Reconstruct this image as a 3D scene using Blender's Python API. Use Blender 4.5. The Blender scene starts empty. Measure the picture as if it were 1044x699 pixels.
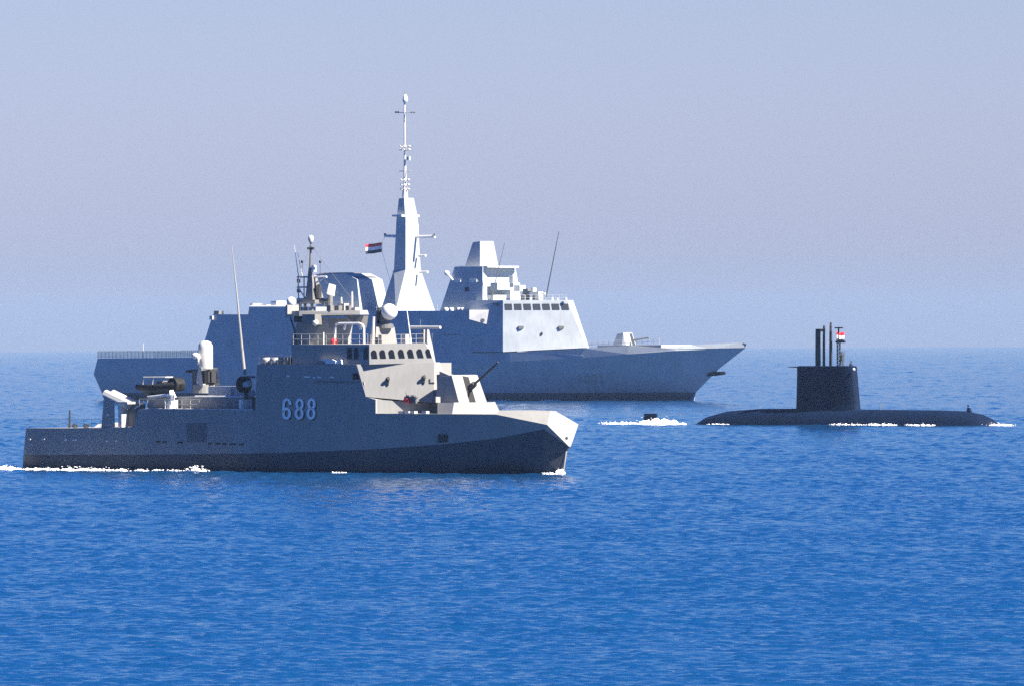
import bpy, bmesh, math, random
import numpy as np
from mathutils import Vector, Matrix
R = math.radians
random.seed(7)
sc = bpy.context.scene
COL = sc.collection

# ------------------------------------------------------------------ camera
H = 12.0                     # camera height over the sea, metres
F = 8500.0                   # focal length in photo pixels
EARTH = 7.0e6
PW, PH = 1044.0, 699.0
PITCH = 9.0 / F
ROLL = R(0.302)
ca = bpy.data.cameras.new('camera'); cam = bpy.data.objects.new('camera', ca); COL.objects.link(cam)
ca.sensor_width = 36.0; ca.lens = F / PW * 36.0
ca.clip_start = 1.0; ca.clip_end = 60000.0
_f = Vector((0, math.cos(PITCH), -math.sin(PITCH)))
_r0 = Vector((1, 0, 0)); _u0 = _r0.cross(_f)
_r = _r0 * math.cos(ROLL) - _u0 * math.sin(ROLL)
_u = _u0 * math.cos(ROLL) + _r0 * math.sin(ROLL)
_m = Matrix((( _r.x, _u.x, -_f.x, 0), (_r.y, _u.y, -_f.y, 0), (_r.z, _u.z, -_f.z, H), (0, 0, 0, 1)))
cam.matrix_world = _m
sc.camera = cam
CAMP = Vector((0, 0, H))
def ray(px, py):
    return (_f + _r * ((px - PW / 2) / F) + _u * ((PH / 2 - py) / F))

# ------------------------------------------------------------------ world, sun, exposure
SUN_EL, SUN_AZ = R(43), R(-34)      # azimuth counter-clockwise from +X (to the right of the view)
w = bpy.data.worlds.new('World'); sc.world = w; w.use_nodes = True
nt = w.node_tree; nt.nodes.clear()
out = nt.nodes.new('ShaderNodeOutputWorld'); bg = nt.nodes.new('ShaderNodeBackground')
sky = nt.nodes.new('ShaderNodeTexSky'); sky.sky_type = 'NISHITA'; sky.sun_disc = False
sky.sun_elevation = SUN_EL
sky.sun_rotation = math.pi / 2 - SUN_AZ
sky.air_density = 1.0; sky.dust_density = 0.6; sky.ozone_density = 3.0; sky.altitude = 0
tint = nt.nodes.new('ShaderNodeMix'); tint.data_type = 'RGBA'; tint.blend_type = 'MULTIPLY'
tint.inputs['Factor'].default_value = 1.0
gtc = nt.nodes.new('ShaderNodeTexCoord'); gsp = nt.nodes.new('ShaderNodeSeparateXYZ')
nt.links.new(gtc.outputs['Generated'], gsp.inputs[0])
grad = nt.nodes.new('ShaderNodeValToRGB'); grad.color_ramp.interpolation = 'EASE'
grad.color_ramp.elements[0].position = 0.0; grad.color_ramp.elements[0].color = (0.97, 1.01, 1.70, 1)
grad.color_ramp.elements[1].position = 0.22; grad.color_ramp.elements[1].color = (0.03, 0.32, 1.12, 1)
_e = grad.color_ramp.elements.new(0.042); _e.color = (0.92, 0.93, 1.41, 1)
_e = grad.color_ramp.elements.new(0.075); _e.color = (0.42, 0.76, 1.32, 1)
grad.color_ramp.interpolation = 'LINEAR'
nt.links.new(gsp.outputs['Z'], grad.inputs['Fac']); nt.links.new(grad.outputs['Color'], tint.inputs['B'])
nt.links.new(sky.outputs['Color'], tint.inputs['A'])
nt.links.new(tint.outputs['Result'], bg.inputs['Color'])
bg.inputs['Strength'].default_value = 0.032
nt.links.new(bg.outputs[0], out.inputs['Surface'])
sl = bpy.data.lights.new('sun', 'SUN'); sl.energy = 5.0; sl.angle = R(0.5); sl.color = (1.0, 0.90, 0.76)
so = bpy.data.objects.new('sun', sl); COL.objects.link(so)
sd = Vector((math.cos(SUN_EL) * math.cos(SUN_AZ), math.cos(SUN_EL) * math.sin(SUN_AZ), math.sin(SUN_EL)))
so.rotation_euler = sd.to_track_quat('Z', 'Y').to_euler(); so.location = (200, -100, 300)
vs = sc.view_settings
vs.view_transform = 'Standard'; vs.look = 'None'; vs.gamma = 1.0; vs.exposure = 1.66
vs.use_curve_mapping = False
HAZE_DENSITY = 0.000040
HAZE_COLOR = (0.34, 0.53, 0.81)

# ------------------------------------------------------------------ materials
def nodes(name):
    m = bpy.data.materials.new(name); m.use_nodes = True
    t = m.node_tree
    return m, t, t.nodes['Principled BSDF']
def paint(name, col, rough=0.5, var=0.09, streak=0.05, metal=0.0, scale=0.35):
    m, t, b = nodes(name)
    tc = t.nodes.new('ShaderNodeTexCoord')
    n1 = t.nodes.new('ShaderNodeTexNoise'); n1.inputs['Scale'].default_value = scale; n1.inputs['Detail'].default_value = 5
    mp = t.nodes.new('ShaderNodeMapping'); mp.inputs['Scale'].default_value = (2.2, 2.2, 0.12)
    n2 = t.nodes.new('ShaderNodeTexNoise'); n2.inputs['Scale'].default_value = 1.3; n2.inputs['Detail'].default_value = 4
    t.links.new(tc.outputs['Object'], n1.inputs['Vector'])
    t.links.new(tc.outputs['Object'], mp.inputs['Vector']); t.links.new(mp.outputs[0], n2.inputs['Vector'])
    a = t.nodes.new('ShaderNodeMapRange'); a.inputs['From Min'].default_value = .3; a.inputs['From Max'].default_value = .7
    a.inputs['To Min'].default_value = 1 - var; a.inputs['To Max'].default_value = 1 + var
    c = t.nodes.new('ShaderNodeMapRange'); c.inputs['From Min'].default_value = .3; c.inputs['From Max'].default_value = .7
    c.inputs['To Min'].default_value = 1 - streak; c.inputs['To Max'].default_value = 1 + streak
    t.links.new(n1.outputs['Fac'], a.inputs['Value']); t.links.new(n2.outputs['Fac'], c.inputs['Value'])
    mu = t.nodes.new('ShaderNodeMath'); mu.operation = 'MULTIPLY'
    t.links.new(a.outputs[0], mu.inputs[0]); t.links.new(c.outputs[0], mu.inputs[1])
    mx = t.nodes.new('ShaderNodeVectorMath'); mx.operation = 'SCALE'; mx.inputs[0].default_value = col
    t.links.new(mu.outputs[0], mx.inputs['Scale'])
    t.links.new(mx.outputs[0], b.inputs['Base Color'])
    b.inputs['Roughness'].default_value = rough; b.inputs['Metallic'].default_value = metal
    b.inputs['Specular IOR Level'].default_value = 0.3
    return m
M = {}
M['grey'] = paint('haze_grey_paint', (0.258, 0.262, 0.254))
M['lower'] = paint('lower_hull_shade', (0.06, 0.07, 0.09), 0.5)  # darker colour below the chine stands in for shade on down-facing facets
M['boot'] = paint('boot_topping', (0.05, 0.055, 0.065), 0.6)
M['deck'] = paint('deck_paint', (0.25, 0.25, 0.245), 0.8)
M['pale'] = paint('pale_grey_paint', (0.50, 0.50, 0.48))
M['white'] = paint('white_paint', (0.72, 0.72, 0.70), 0.4, 0.06, 0.05)
M['dark'] = paint('dark_fitting', (0.035, 0.036, 0.04), 0.6)
M['black'] = paint('black_rubber', (0.015, 0.015, 0.017), 0.7)
M['mid'] = paint('dark_grey_paint', (0.14, 0.145, 0.15), 0.6)
M['red'] = paint('red_paint', (0.50, 0.03, 0.04), 0.5)
M['glass'] = paint('window_glass', (0.012, 0.014, 0.018), 0.12, 0.02, 0.02)
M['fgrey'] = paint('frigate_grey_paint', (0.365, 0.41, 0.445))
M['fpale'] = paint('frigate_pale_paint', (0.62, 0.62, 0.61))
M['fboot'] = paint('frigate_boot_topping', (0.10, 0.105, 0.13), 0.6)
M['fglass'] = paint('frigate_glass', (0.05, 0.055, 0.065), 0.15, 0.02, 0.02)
M['sub'] = paint('submarine_black', (0.003, 0.011, 0.036), 0.6, 0.2, 0.15)
M['sub'].node_tree.nodes['Principled BSDF'].inputs['Specular IOR Level'].default_value = 0.12
M['olive'] = paint('olive_cloth', (0.06, 0.065, 0.03), 0.9)
M['navy'] = paint('navy_cloth', (0.015, 0.018, 0.035), 0.9)
M['skin'] = paint('skin', (0.35, 0.20, 0.13), 0.6)
M['numwhite'] = paint('number_paint', (0.90, 0.90, 0.88), 0.45, 0.06, 0.03)
M['mgrey'] = paint('mast_grey_paint', (0.19, 0.19, 0.185))
M['numshade'] = paint('number_shadow_paint', (0.02, 0.02, 0.025), 0.5)
M['fnum'] = paint('faded_number_paint', (0.29, 0.30, 0.31), 0.5)
m, t, b = nodes('foam'); M['foam'] = m
b.inputs['Base Color'].default_value = (0.85, 0.87, 0.88, 1); b.inputs['Roughness'].default_value = 0.8
# flag: red over white over black, split by height in object space
def flag_mat(name, h, low):
    m, t, b = nodes(name)
    tc = t.nodes.new('ShaderNodeTexCoord'); sp = t.nodes.new('ShaderNodeSeparateXYZ')
    t.links.new(tc.outputs['UV'], sp.inputs[0])
    cr = t.nodes.new('ShaderNodeValToRGB'); cr.color_ramp.interpolation = 'CONSTANT'
    e = cr.color_ramp.elements; e[0].position = 0; e[0].color = low; e[1].position = 0.333; e[1].color = (0.8, 0.8, 0.78, 1)
    k = e.new(0.667); k.color = (0.62, 0.03, 0.05, 1)
    t.links.new(sp.outputs['Y'], cr.inputs['Fac']); t.links.new(cr.outputs['Color'], b.inputs['Base Color'])
    b.inputs['Roughness'].default_value = 0.9
    return m
M['flag'] = flag_mat('flag_cloth', 1, (0.02, 0.025, 0.06, 1))

# water
m, t, b = nodes('sea_water'); M['water'] = m
b.inputs['Base Color'].default_value = (0.0035, 0.047, 0.145, 1)
b.inputs['IOR'].default_value = 1.33
b.inputs['Roughness'].default_value = 0.09
tc = t.nodes.new('ShaderNodeTexCoord')
n1 = t.nodes.new('ShaderNodeTexNoise'); n1.inputs['Scale'].default_value = 2.6; n1.inputs['Detail'].default_value = 6; n1.inputs['Roughness'].default_value = .62
t.links.new(tc.outputs['Object'], n1.inputs['Vector'])
bp = t.nodes.new('ShaderNodeBump'); bp.inputs['Strength'].default_value = 0.9; bp.inputs['Distance'].default_value = 0.055
t.links.new(n1.outputs['Fac'], bp.inputs['Height']); t.links.new(bp.outputs[0], b.inputs['Normal'])

# ------------------------------------------------------------------ generic helpers
def link(name, bm, mats, parent=None, smooth=False, label=None):
    bmesh.ops.recalc_face_normals(bm, faces=bm.faces)
    me = bpy.data.meshes.new(name); bm.to_mesh(me); bm.free()
    for k in (mats if isinstance(mats, (list, tuple)) else [mats]): me.materials.append(M[k])
    if smooth:
        for p in me.polygons: p.use_smooth = True
    o = bpy.data.objects.new(name, me); COL.objects.link(o)
    if parent is not None: o.parent = parent
    if label: o['label'] = label
    return o
def tag(o, label, cat=None, group=None, kind=None):
    o['label'] = label
    if cat: o['category'] = cat
    if group: o['group'] = group
    if kind: o['kind'] = kind
    return o

class Ship:
    """local frame: +x to the bow, +y to port, z up from the waterline; y arguments below are given to STARBOARD."""
    def __init__(s, name, ox, oy, theta, ys=1.0):
        s.root = bpy.data.objects.new(name, None); COL.objects.link(s.root)
        s.o = Vector((ox, oy, -(ox * ox + oy * oy) / (2 * EARTH)))
        s.root.location = s.o; s.root.rotation_euler = (0, 0, -theta)
        s.rot = Matrix.Rotation(theta, 3, 'Z')          # world -> local
        s.c = s.rot @ (CAMP - s.o); s.ys = ys
    def d(s, px, py): return s.rot @ ray(px, py)
    def L(s, px, py, y=0.0):
        d = s.d(px, py); k = (-y * s.ys - s.c.y) / d.y
        return s.c + d * k
    def on(s, px, py, pl, off=0.0):
        p, n = pl; d = s.d(px, py); k = (p - s.c).dot(n) / d.dot(n)
        q = s.c + d * k
        return q + n * off
    def plane(s, a, b2, c):
        a, b2, c = (s.L(*q) if not isinstance(q, Vector) else q for q in (a, b2, c))
        n = (b2 - a).cross(c - a).normalized()
        if n.dot(s.c - a) < 0: n = -n
        return (a, n)
    def fit(s, a, b2, c, *more):
        """three corners fix a plane; the other pixels are dropped on to it"""
        pl = s.plane(a, b2, c); r = [pl[0], s.L(*b2), s.L(*c)] + [s.on(x, y, pl) for x, y in more]
        print('fit', s.root.name, [round(-q.y, 2) for q in r]); return r
    def px(s, q):                                        # photo pixel of a local point (for sizing only)
        wq = s.rot.transposed() @ q + s.o - CAMP
        z = wq.dot(_f); return (PW / 2 + F * wq.dot(_r) / z, PH / 2 - F * wq.dot(_u) / z)
def mir(v): return Vector((v.x, -v.y, v.z))

def hull_bm(pts, sym=True, bm=None):
    bm = bm or bmesh.new()
    vs_ = [bm.verts.new(p) for p in pts] + ([bm.verts.new(mir(p)) for p in pts] if sym else [])
    r = bmesh.ops.convex_hull(bm, input=vs_)
    junk = [g for g in r['geom_interior'] if isinstance(g, bmesh.types.BMVert)] + [g for g in r['geom_unused'] if isinstance(g, bmesh.types.BMVert)]
    bmesh.ops.delete(bm, geom=list(set(junk)), context='VERTS')
    bmesh.ops.dissolve_limit(bm, angle_limit=R(1.0), verts=bm.verts, edges=bm.edges)
    return bm
def hullpart(S, name, spec, mat, sym=True, parent=None, **k):
    return link(name, hull_bm([q if isinstance(q, Vector) else S.L(*q) for q in spec], sym), mat, parent or S.root, **k)
def symloop(S, name, spec, mat, parent=None, **k):
    """closed outline on the starboard side, mirrored to port and bridged: a solid."""
    bm = bmesh.new()
    a = [bm.verts.new(S.L(*q)) for q in spec]; c = [bm.verts.new(mir(v.co)) for v in a]
    bm.faces.new(a); bm.faces.new(c[::-1])
    n = len(a)
    for i in range(n): bm.faces.new((a[i], a[(i + 1) % n], c[(i + 1) % n], c[i]))
    bmesh.ops.triangulate(bm, faces=[f for f in bm.faces if len(f.verts) > 4])
    return link(name, bm, mat, parent or S.root, **k)
def plate_bm(pts, n, t, bm=None):
    """flat polygon raised by t along n, with its edge"""
    bm = bm or bmesh.new()
    a = [bm.verts.new(p - n * 0.02) for p in pts]; c = [bm.verts.new(p + n * t) for p in pts]
    bm.faces.new(c); bm.faces.new(a[::-1]); k = len(a)
    for i in range(k): bm.faces.new((a[i], a[(i + 1) % k], c[(i + 1) % k], c[i]))
    return bm
def plate(S, name, pl, poly, mat, t=0.03, off=0.0, parent=None, **k):
    pts = [S.on(x, y, pl, off) for x, y in poly]
    return link(name, plate_bm(pts, pl[1], t), mat, parent or S.root, **k)
def tube_bm(pts, rad, bm=None, seg=8, cap=True):
    bm = bm or bmesh.new()
    if not isinstance(rad, (list, tuple)): rad = [rad] * len(pts)
    rings = []; prev = None
    for i, p in enumerate(pts):
        d = ((pts[min(i + 1, len(pts) - 1)] - pts[max(i - 1, 0)])).normalized()
        a = Vector((0, 0, 1)) if abs(d.z) < .9 else Vector((1, 0, 0))
        u = d.cross(a).normalized(); v = d.cross(u).normalized()
        rings.append([bm.verts.new(p + (u * math.cos(2 * math.pi * k / seg) + v * math.sin(2 * math.pi * k / seg)) * rad[i]) for k in range(seg)])
    for r0, r1 in zip(rings, rings[1:]):
        for k in range(seg): bm.faces.new((r0[k], r0[(k + 1) % seg], r1[(k + 1) % seg], r1[k]))
    if cap: bm.faces.new(rings[0][::-1]); bm.faces.new(rings[-1])
    return bm
def tube(S, name, spec, rad, mat, parent=None, seg=8, **k):
    return link(name, tube_bm([q if isinstance(q, Vector) else S.L(*q) for q in spec], rad, None, seg), mat, parent or S.root, **k)
def ball_bm(c, r, bm=None, sx=1, sy=1, sz=1, sub=3):
    bm = bm or bmesh.new()
    r_ = bmesh.ops.create_icosphere(bm, subdivisions=sub, radius=1.0)
    for v in r_['verts']: v.co = Vector((v.co.x * r * sx, v.co.y * r * sy, v.co.z * r * sz)) + c
    return bm
def box_bm(a, b2, bm=None):
    bm = bm or bmesh.new()
    x0, x1 = sorted((a.x, b2.x)); y0, y1 = sorted((a.y, b2.y)); z0, z1 = sorted((a.z, b2.z))
    v = [bm.verts.new((x, y, z)) for x in (x0, x1) for y in (y0, y1) for z in (z0, z1)]
    for f in ((0, 1, 3, 2), (4, 6, 7, 5), (0, 4, 5, 1), (2, 3, 7, 6), (0, 2, 6, 4), (1, 5, 7, 3)): bm.faces.new([v[i] for i in f])
    return bm
def box(S, name, px0, py0, px1, py1, y0, y1, mat, parent=None, bev=0.0, **k):
    """box whose starboard face (at y1) spans the photo rectangle, running inboard to y0"""
    a = S.L(px0, py1, y1); b2 = S.L(px1, py0, y1)
    z0 = S.L((px0 + px1) / 2, py1, y1).z; z1 = S.L((px0 + px1) / 2, py0, y1).z
    y0 *= S.ys; y1 *= S.ys
    bm = box_bm(Vector((a.x, -y1, z0)), Vector((b2.x, -y0, z1)))
    if bev: bmesh.ops.bevel(bm, geom=bm.edges[:], offset=bev, segments=2, affect='EDGES')
    return link(name, bm, mat, parent or S.root, **k)
def loft_bm(rows, closed_ends=True):
    """rows: list of stations, each a list of starboard points keel->top; mirrored"""
    bm = bmesh.new()
    st = [[bm.verts.new(p) for p in r] for r in rows]; pt = [[bm.verts.new(mir(p)) for p in r] for r in rows]
    F_ = []
    for a, c in zip(st, st[1:]):
        for j in range(len(a) - 1): F_.append((bm.faces.new((a[j], c[j], c[j + 1], a[j + 1])), j))
    for a, c in zip(pt, pt[1:]):
        for j in range(len(a) - 1): F_.append((bm.faces.new((a[j + 1], c[j + 1], c[j], a[j])), j))
    for i in range(len(rows) - 1):
        F_.append((bm.faces.new((st[i][-1], st[i + 1][-1], pt[i + 1][-1], pt[i][-1])), 99))
        bm.faces.new((st[i][0], pt[i][0], pt[i + 1][0], st[i + 1][0]))
    if closed_ends:
        for i in (0, -1): bm.faces.new(st[i] + pt[i][::-1])
    return bm, F_
def lathe_bm(base, prof, seg=20, bm=None, axis=None):
    """prof: (radius, height) pairs round a vertical axis through base"""
    bm = bm or bmesh.new(); rings = []
    for r, h in prof:
        rings.append([bm.verts.new(base + Vector((r * math.cos(2 * math.pi * k / seg), r * math.sin(2 * math.pi * k / seg), h))) for k in range(seg)])
    for a, c in zip(rings, rings[1:]):
        for k in range(seg): bm.faces.new((a[k], a[(k + 1) % seg], c[(k + 1) % seg], c[k]))
    bm.faces.new(rings[0][::-1]); bm.faces.new(rings[-1])
    return bm
def ribbon_bm(S, pl, line, wd, off, t, closed=False, bm=None):
    """stroke of a painted figure: photo-space polyline laid on a plane"""
    bm = bm or bmesh.new(); n = len(line); L_, R_ = [], []
    for i in range(n):
        if closed: a, c = line[i - 1], line[(i + 1) % n]
        else: a, c = line[max(i - 1, 0)], line[min(i + 1, n - 1)]
        dx, dy = c[0] - a[0], c[1] - a[1]; l = math.hypot(dx, dy) or 1
        nx, ny = -dy / l * wd / 2, dx / l * wd / 2
        L_.append(S.on(line[i][0] + nx, line[i][1] + ny, pl, off)); R_.append(S.on(line[i][0] - nx, line[i][1] - ny, pl, off))
    N = pl[1] * t
    v = [[bm.verts.new(p) for p in q] for q in (L_, R_, [p + N for p in L_], [p + N for p in R_])]
    for i in range(n if closed else n - 1):
        j = (i + 1) % n
        bm.faces.new((v[2][i], v[2][j], v[3][j], v[3][i])); bm.faces.new((v[0][i], v[0][j], v[2][j], v[2][i])); bm.faces.new((v[1][i], v[1][j], v[3][j], v[3][i]))
    return bm
def ell(cx, cy, rx, ry, a0=0, a1=360, n=20):
    full = abs(a1 - a0) >= 360
    return [(cx + rx * math.cos(R(a0 + (a1 - a0) * i / (n if full else n - 1))), cy + ry * math.sin(R(a0 + (a1 - a0) * i / (n if full else n - 1)))) for i in range(n)]

# ================================================================== SEA
def ocean_tile(N=1024, size=128.0, wind=(-0.25, -0.97), peak=2.2, hs=0.118, seed=3):
    rg = np.random.default_rng(seed)
    k1 = np.fft.fftfreq(N, size / N) * 2 * np.pi
    kx, ky = np.meshgrid(k1, k1, indexing='ij'); k = np.hypot(kx, ky); k[0, 0] = 1
    kp = 2 * np.pi / peak
    P = np.exp(-0.9 * (kp / k) ** 2) / k ** 3.75
    cosw = (kx * wind[0] + ky * wind[1]) / k
    P *= 0.10 + cosw ** 2
    P[0, 0] = 0; P *= np.exp(-(k / 24.0) ** 2)
    ph = rg.standard_normal((N, N)) + 1j * rg.standard_normal((N, N))
    h = np.fft.ifft2(ph * np.sqrt(P)).real
    h *= hs / 4 / h.std()
    h = h + 0.12 * (h ** 2 - (h ** 2).mean()) / h.std()      # sharper crests
    return h, size / N
def sample(h, step, x, y):
    N = h.shape[0]; u = x / step; v = y / step
    i = np.floor(u).astype(int); j = np.floor(v).astype(int); a = u - i; c = v - j
    i %= N; j %= N; i2 = (i + 1) % N; j2 = (j + 1) % N
    return h[i, j] * (1 - a) * (1 - c) + h[i2, j] * a * (1 - c) + h[i, j2] * (1 - a) * c + h[i2, j2] * a * c
def build_sea():
    h, st = ocean_tile()
    g2 = ocean_tile(512, 700.0, (-0.7, -0.7), 40.0, 0.12, 5)
    rr = [0.5, 20, 60, 120, 180, 230]
    r = 262.0
    while r < 16500:
        rr.append(r)
        r += 0.17 * (r / 300.0) ** 1.25
    rr = np.array(rr)
    fine = np.linspace(R(-8), R(8), 560)
    coarse = np.linspace(R(8), R(352), 72)[1:-1]
    th = np.concatenate([fine, coarse])
    A, Rr = np.meshgrid(th, rr)
    X = Rr * np.sin(A); Y = Rr * np.cos(A)
    far = np.clip((Rr - 3500) / 4000, 0, 1)
    gust = 0.75 + 0.5 * np.clip(sample(g2[0], g2[1], X, Y) / 0.06 * 0.5 + 0.5, 0, 1)
    SP = np.maximum(1.0, 0.17 * (Rr / 300.0) ** 1.25)          # farther off only the longer waves are resolved
    Z = sample(h, st, X / SP, Y / SP) * SP ** 0.65 * gust * (1 - far * 0.5) + sample(g2[0], g2[1], X + 91, Y) * (1 - far)
    Z[:6] = 0
    Z -= Rr ** 2 / (2 * EARTH)
    nr, nc = X.shape
    co = np.stack([X, Y, Z], -1).reshape(-1, 3).astype(np.float32)
    i = np.arange(nr - 1)[:, None] * nc; j = np.arange(nc)[None, :]; j2 = (j + 1) % nc
    q = np.stack([i + j, i + nc + j, i + nc + j2, i + j2], -1).reshape(-1, 4)[:, ::-1]
    me = bpy.data.meshes.new('sea'); me.vertices.add(len(co)); me.vertices.foreach_set('co', co.ravel())
    me.loops.add(q.size); me.loops.foreach_set('vertex_index', np.ascontiguousarray(q, dtype=np.int32).ravel())
    me.polygons.add(len(q)); me.polygons.foreach_set('loop_start', np.arange(0, q.size, 4, dtype=np.int32))
    me.polygons.foreach_set('use_smooth', np.ones(len(q), dtype=bool))
    me.update(calc_edges=True)
    me.materials.append(M['water'])
    o = bpy.data.objects.new('sea', me); COL.objects.link(o)
    tag(o, 'deep blue open sea covered with small choppy waves', kind='structure')
build_sea()

# haze: a closed box of even, thin air
bm = box_bm(Vector((-17500, -17500, -60)), Vector((17500, 17500, 90)))
me = bpy.data.meshes.new('haze'); bmesh.ops.recalc_face_normals(bm, faces=bm.faces); bm.to_mesh(me); bm.free()
hz = bpy.data.objects.new('haze', me); COL.objects.link(hz)
hm = bpy.data.materials.new('haze_air'); hm.use_nodes = True; ht = hm.node_tree; ht.nodes.clear()
ho = ht.nodes.new('ShaderNodeOutputMaterial'); hv = ht.nodes.new('ShaderNodeVolumePrincipled')
hv.inputs['Color'].default_value = (*HAZE_COLOR, 1); hv.inputs['Density'].default_value = HAZE_DENSITY; hv.inputs['Anisotropy'].default_value = 0.0
ht.links.new(hv.outputs[0], ho.inputs['Volume']); me.materials.append(hm)
tag(hz, 'pale blue haze hanging over the sea', kind='stuff')

# ================================================================== PATROL BOAT
P = Ship('patrol_boat', -17.7, 739.0, R(44), .945)
tag(P.root, 'dark-sided grey fast attack boat with white hull number 688, nearest of the three vessels', 'warship')
L = P.L
st = [
 # keel, waterline, lower chine, chine, deck edge
 [(23, 477.5, 4.2), (23.3, 473, 4.35), (24, 463, 4.6), (26.5, 436, 4.4)],
 [(104, 479, 4.5), (104, 474.5, 4.7), (104, 463, 4.9), (104, 436, 4.75)],
 [(200, 480.3, 4.6), (200, 475.5, 4.8), (200, 462.5, 5.0), (200, 431.5, 4.78)],
 [(290, 481.3, 4.5), (290, 477, 4.7), (290, 461, 4.95), (290, 427, 4.78)],
 [(383, 482.3, 3.9), (383, 479.5, 4.1), (383, 457.3, 4.7), (383, 421, 4.7)],
 [(455, 482.7, 2.7), (455, 480, 2.9), (450, 452.5, 3.7), (450, 421.5, 3.9)],
 [(518, 482.5, 1.4), (515, 471.5, 2.0), (505, 446.5, 2.65), (505, 422, 3.0)],
 [(552, 482.2, 0.5), (553, 464.8, 1.1), (555, 437, 1.95), (558, 432.8, 2.05)],
 [(571, 482, 0.06), (577, 459.5, 0.09), (580, 455.2, 0.10), (580.2, 454.7, 0.11)],
]
rows = []
for s_ in st:
    p = [L(*q) for q in s_]; k = p[0].copy(); k.z = -1.6; k.y *= 0.7
    rows.append([k] + p)
bm, F_ = loft_bm(rows)
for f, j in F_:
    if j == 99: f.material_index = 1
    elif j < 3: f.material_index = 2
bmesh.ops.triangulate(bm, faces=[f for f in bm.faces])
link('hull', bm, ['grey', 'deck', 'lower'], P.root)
# turtle-backed bow facet
E1, E2, U1 = L(558, 432.6, 2.05), L(580.2, 454.6, 0.11), L(561, 418.7, 0.35)
E0, U0 = L(505, 421.9, 3.0), L(509, 418, 2.2)
bm = bmesh.new()
a = [bm.verts.new(p) for p in (E0, E1, E2, U1, U0)]; c = [bm.verts.new(mir(v.co)) for v in a]
for v in (a, c):
    bm.faces.new((v[0], v[1], v[3])); bm.faces.new((v[0], v[3], v[4])); bm.faces.new((v[0], v[2], v[1]))
for i, j in ((1, 3), (1, 2), (3, 4), (0, 4), (0, 2)): bm.faces.new((a[i], a[j], c[j], c[i]))
bow = link('bow_facet', bm, 'grey', P.root)
pl = P.plane(E1, E2, mir(E1))
plate(P, 'hawse_hole', pl, ell(577.5, 446.3, 1.4, 1.6, n=10), 'black')

# flush number wall (deckhouse) and aft deckhouse
symloop(P, 'deckhouse', [(259.5, 430, 4.78), (260, 417, 4.72), (262, 371, 4.40), (363.5, 371.3, 4.40), (367, 388, 4.52), (371, 389, 4.53), (373, 404, 4.62), (383, 407, 4.64), (383, 422, 4.70)], 'grey')
symloop(P, 'aft_deckhouse', [(137, 435, 4.76), (140.5, 416.4, 4.66), (260.4, 417.6, 4.70), (260, 430, 4.77)], 'grey')
side = P.plane((262, 371, 4.40), (363.5, 371.3, 4.40), (320, 424, 4.74))
hside = P.plane((104, 436, 4.75), (200, 431.5, 4.78), (200, 462.5, 5.0))
# hull number
cx0 = (292.6, 305.4, 317.6)
for ch, cx in zip('688', cx0):
    for mt, ox, oy, off in (('numshade', 1.3, 1.0, 0.004), ('numwhite', 0, 0, 0.02)):
        x = cx + ox; y = 416.3 + oy
        bm = ribbon_bm(P, side, ell(x - .3, y + 4.7, 3.2, 4.9), 2.5, off, 0.012, True)
        if ch == '8': ribbon_bm(P, side, ell(x + .2, y - 4.9, 2.9, 4.6), 2.5, off, 0.012, True, bm)
        else: ribbon_bm(P, side, [(x - 3.5, y + 4.0), (x - 3.3, y - 2)] + ell(x + .1, y - 4.9, 3.3, 4.6, 170, 370, 14), 2.5, off, 0.012, False, bm)
        link('number_shadow' if mt == 'numshade' else 'hull_number', bm, mt, P.root)
# side details
plate(P, 'side_door', hside, [(191, 431.5), (210.5, 431), (210.5, 450), (191, 450.5)], 'mid', 0.015)
o_ = plate(P, 'hull_vent', P.plane((450, 452.5, 3.7), (505, 446.5, 2.65), (450, 421.5, 3.9)), [(447, 442.5), (456.5, 442.3), (456.5, 450), (447, 450.3)], 'dark', 0.12)
for x, y, w_ in ((30, 447.3, 2.4), (44, 447.2, 3.2), (67, 448, 3), (76, 448, 5), (109.5, 449, 2.5), (118, 449, 2)):
    plate(P, 'scupper', hside, [(x - w_ / 2, y - .6), (x + w_ / 2, y - .6), (x + w_ / 2, y + .6), (x - w_ / 2, y + .6)], 'white', 0.03)
for x, y, w_ in ((161, 449.8, 4), (167.5, 450, 4.5), (183.5, 450.5, 6), (214, 451.6, 3), (222, 451.8, 5), (229, 452, 4), (237, 452.3, 6), (246, 452.6, 4)):
    plate(P, 'hull_scuttle', hside, [(x - w_ / 2, y - .8), (x + w_ / 2, y - .8), (x + w_ / 2, y + .8), (x - w_ / 2, y + .8)], 'black', 0.02)
for x, y, w_ in ((294, 383, 3), (313, 383.8, 6), (320.5, 384.5, 2.2), (325.5, 384, 4), (339, 384, 3.4)):
    plate(P, 'wall_lamp', side, [(x - w_ / 2, y - .7), (x + w_ / 2, y - .7), (x + w_ / 2, y + .8), (x - w_ / 2, y + .8)], 'white', 0.05)
plate(P, 'air_intake', side, [(360, 380), (366, 380), (366.5, 386.5), (360, 386.5)], 'black', 0.05)
plate(P, 'rubbing_strip', side, [(321, 388.3), (367, 388.6), (367, 390), (321, 389.7)], 'mid', 0.06)

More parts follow.
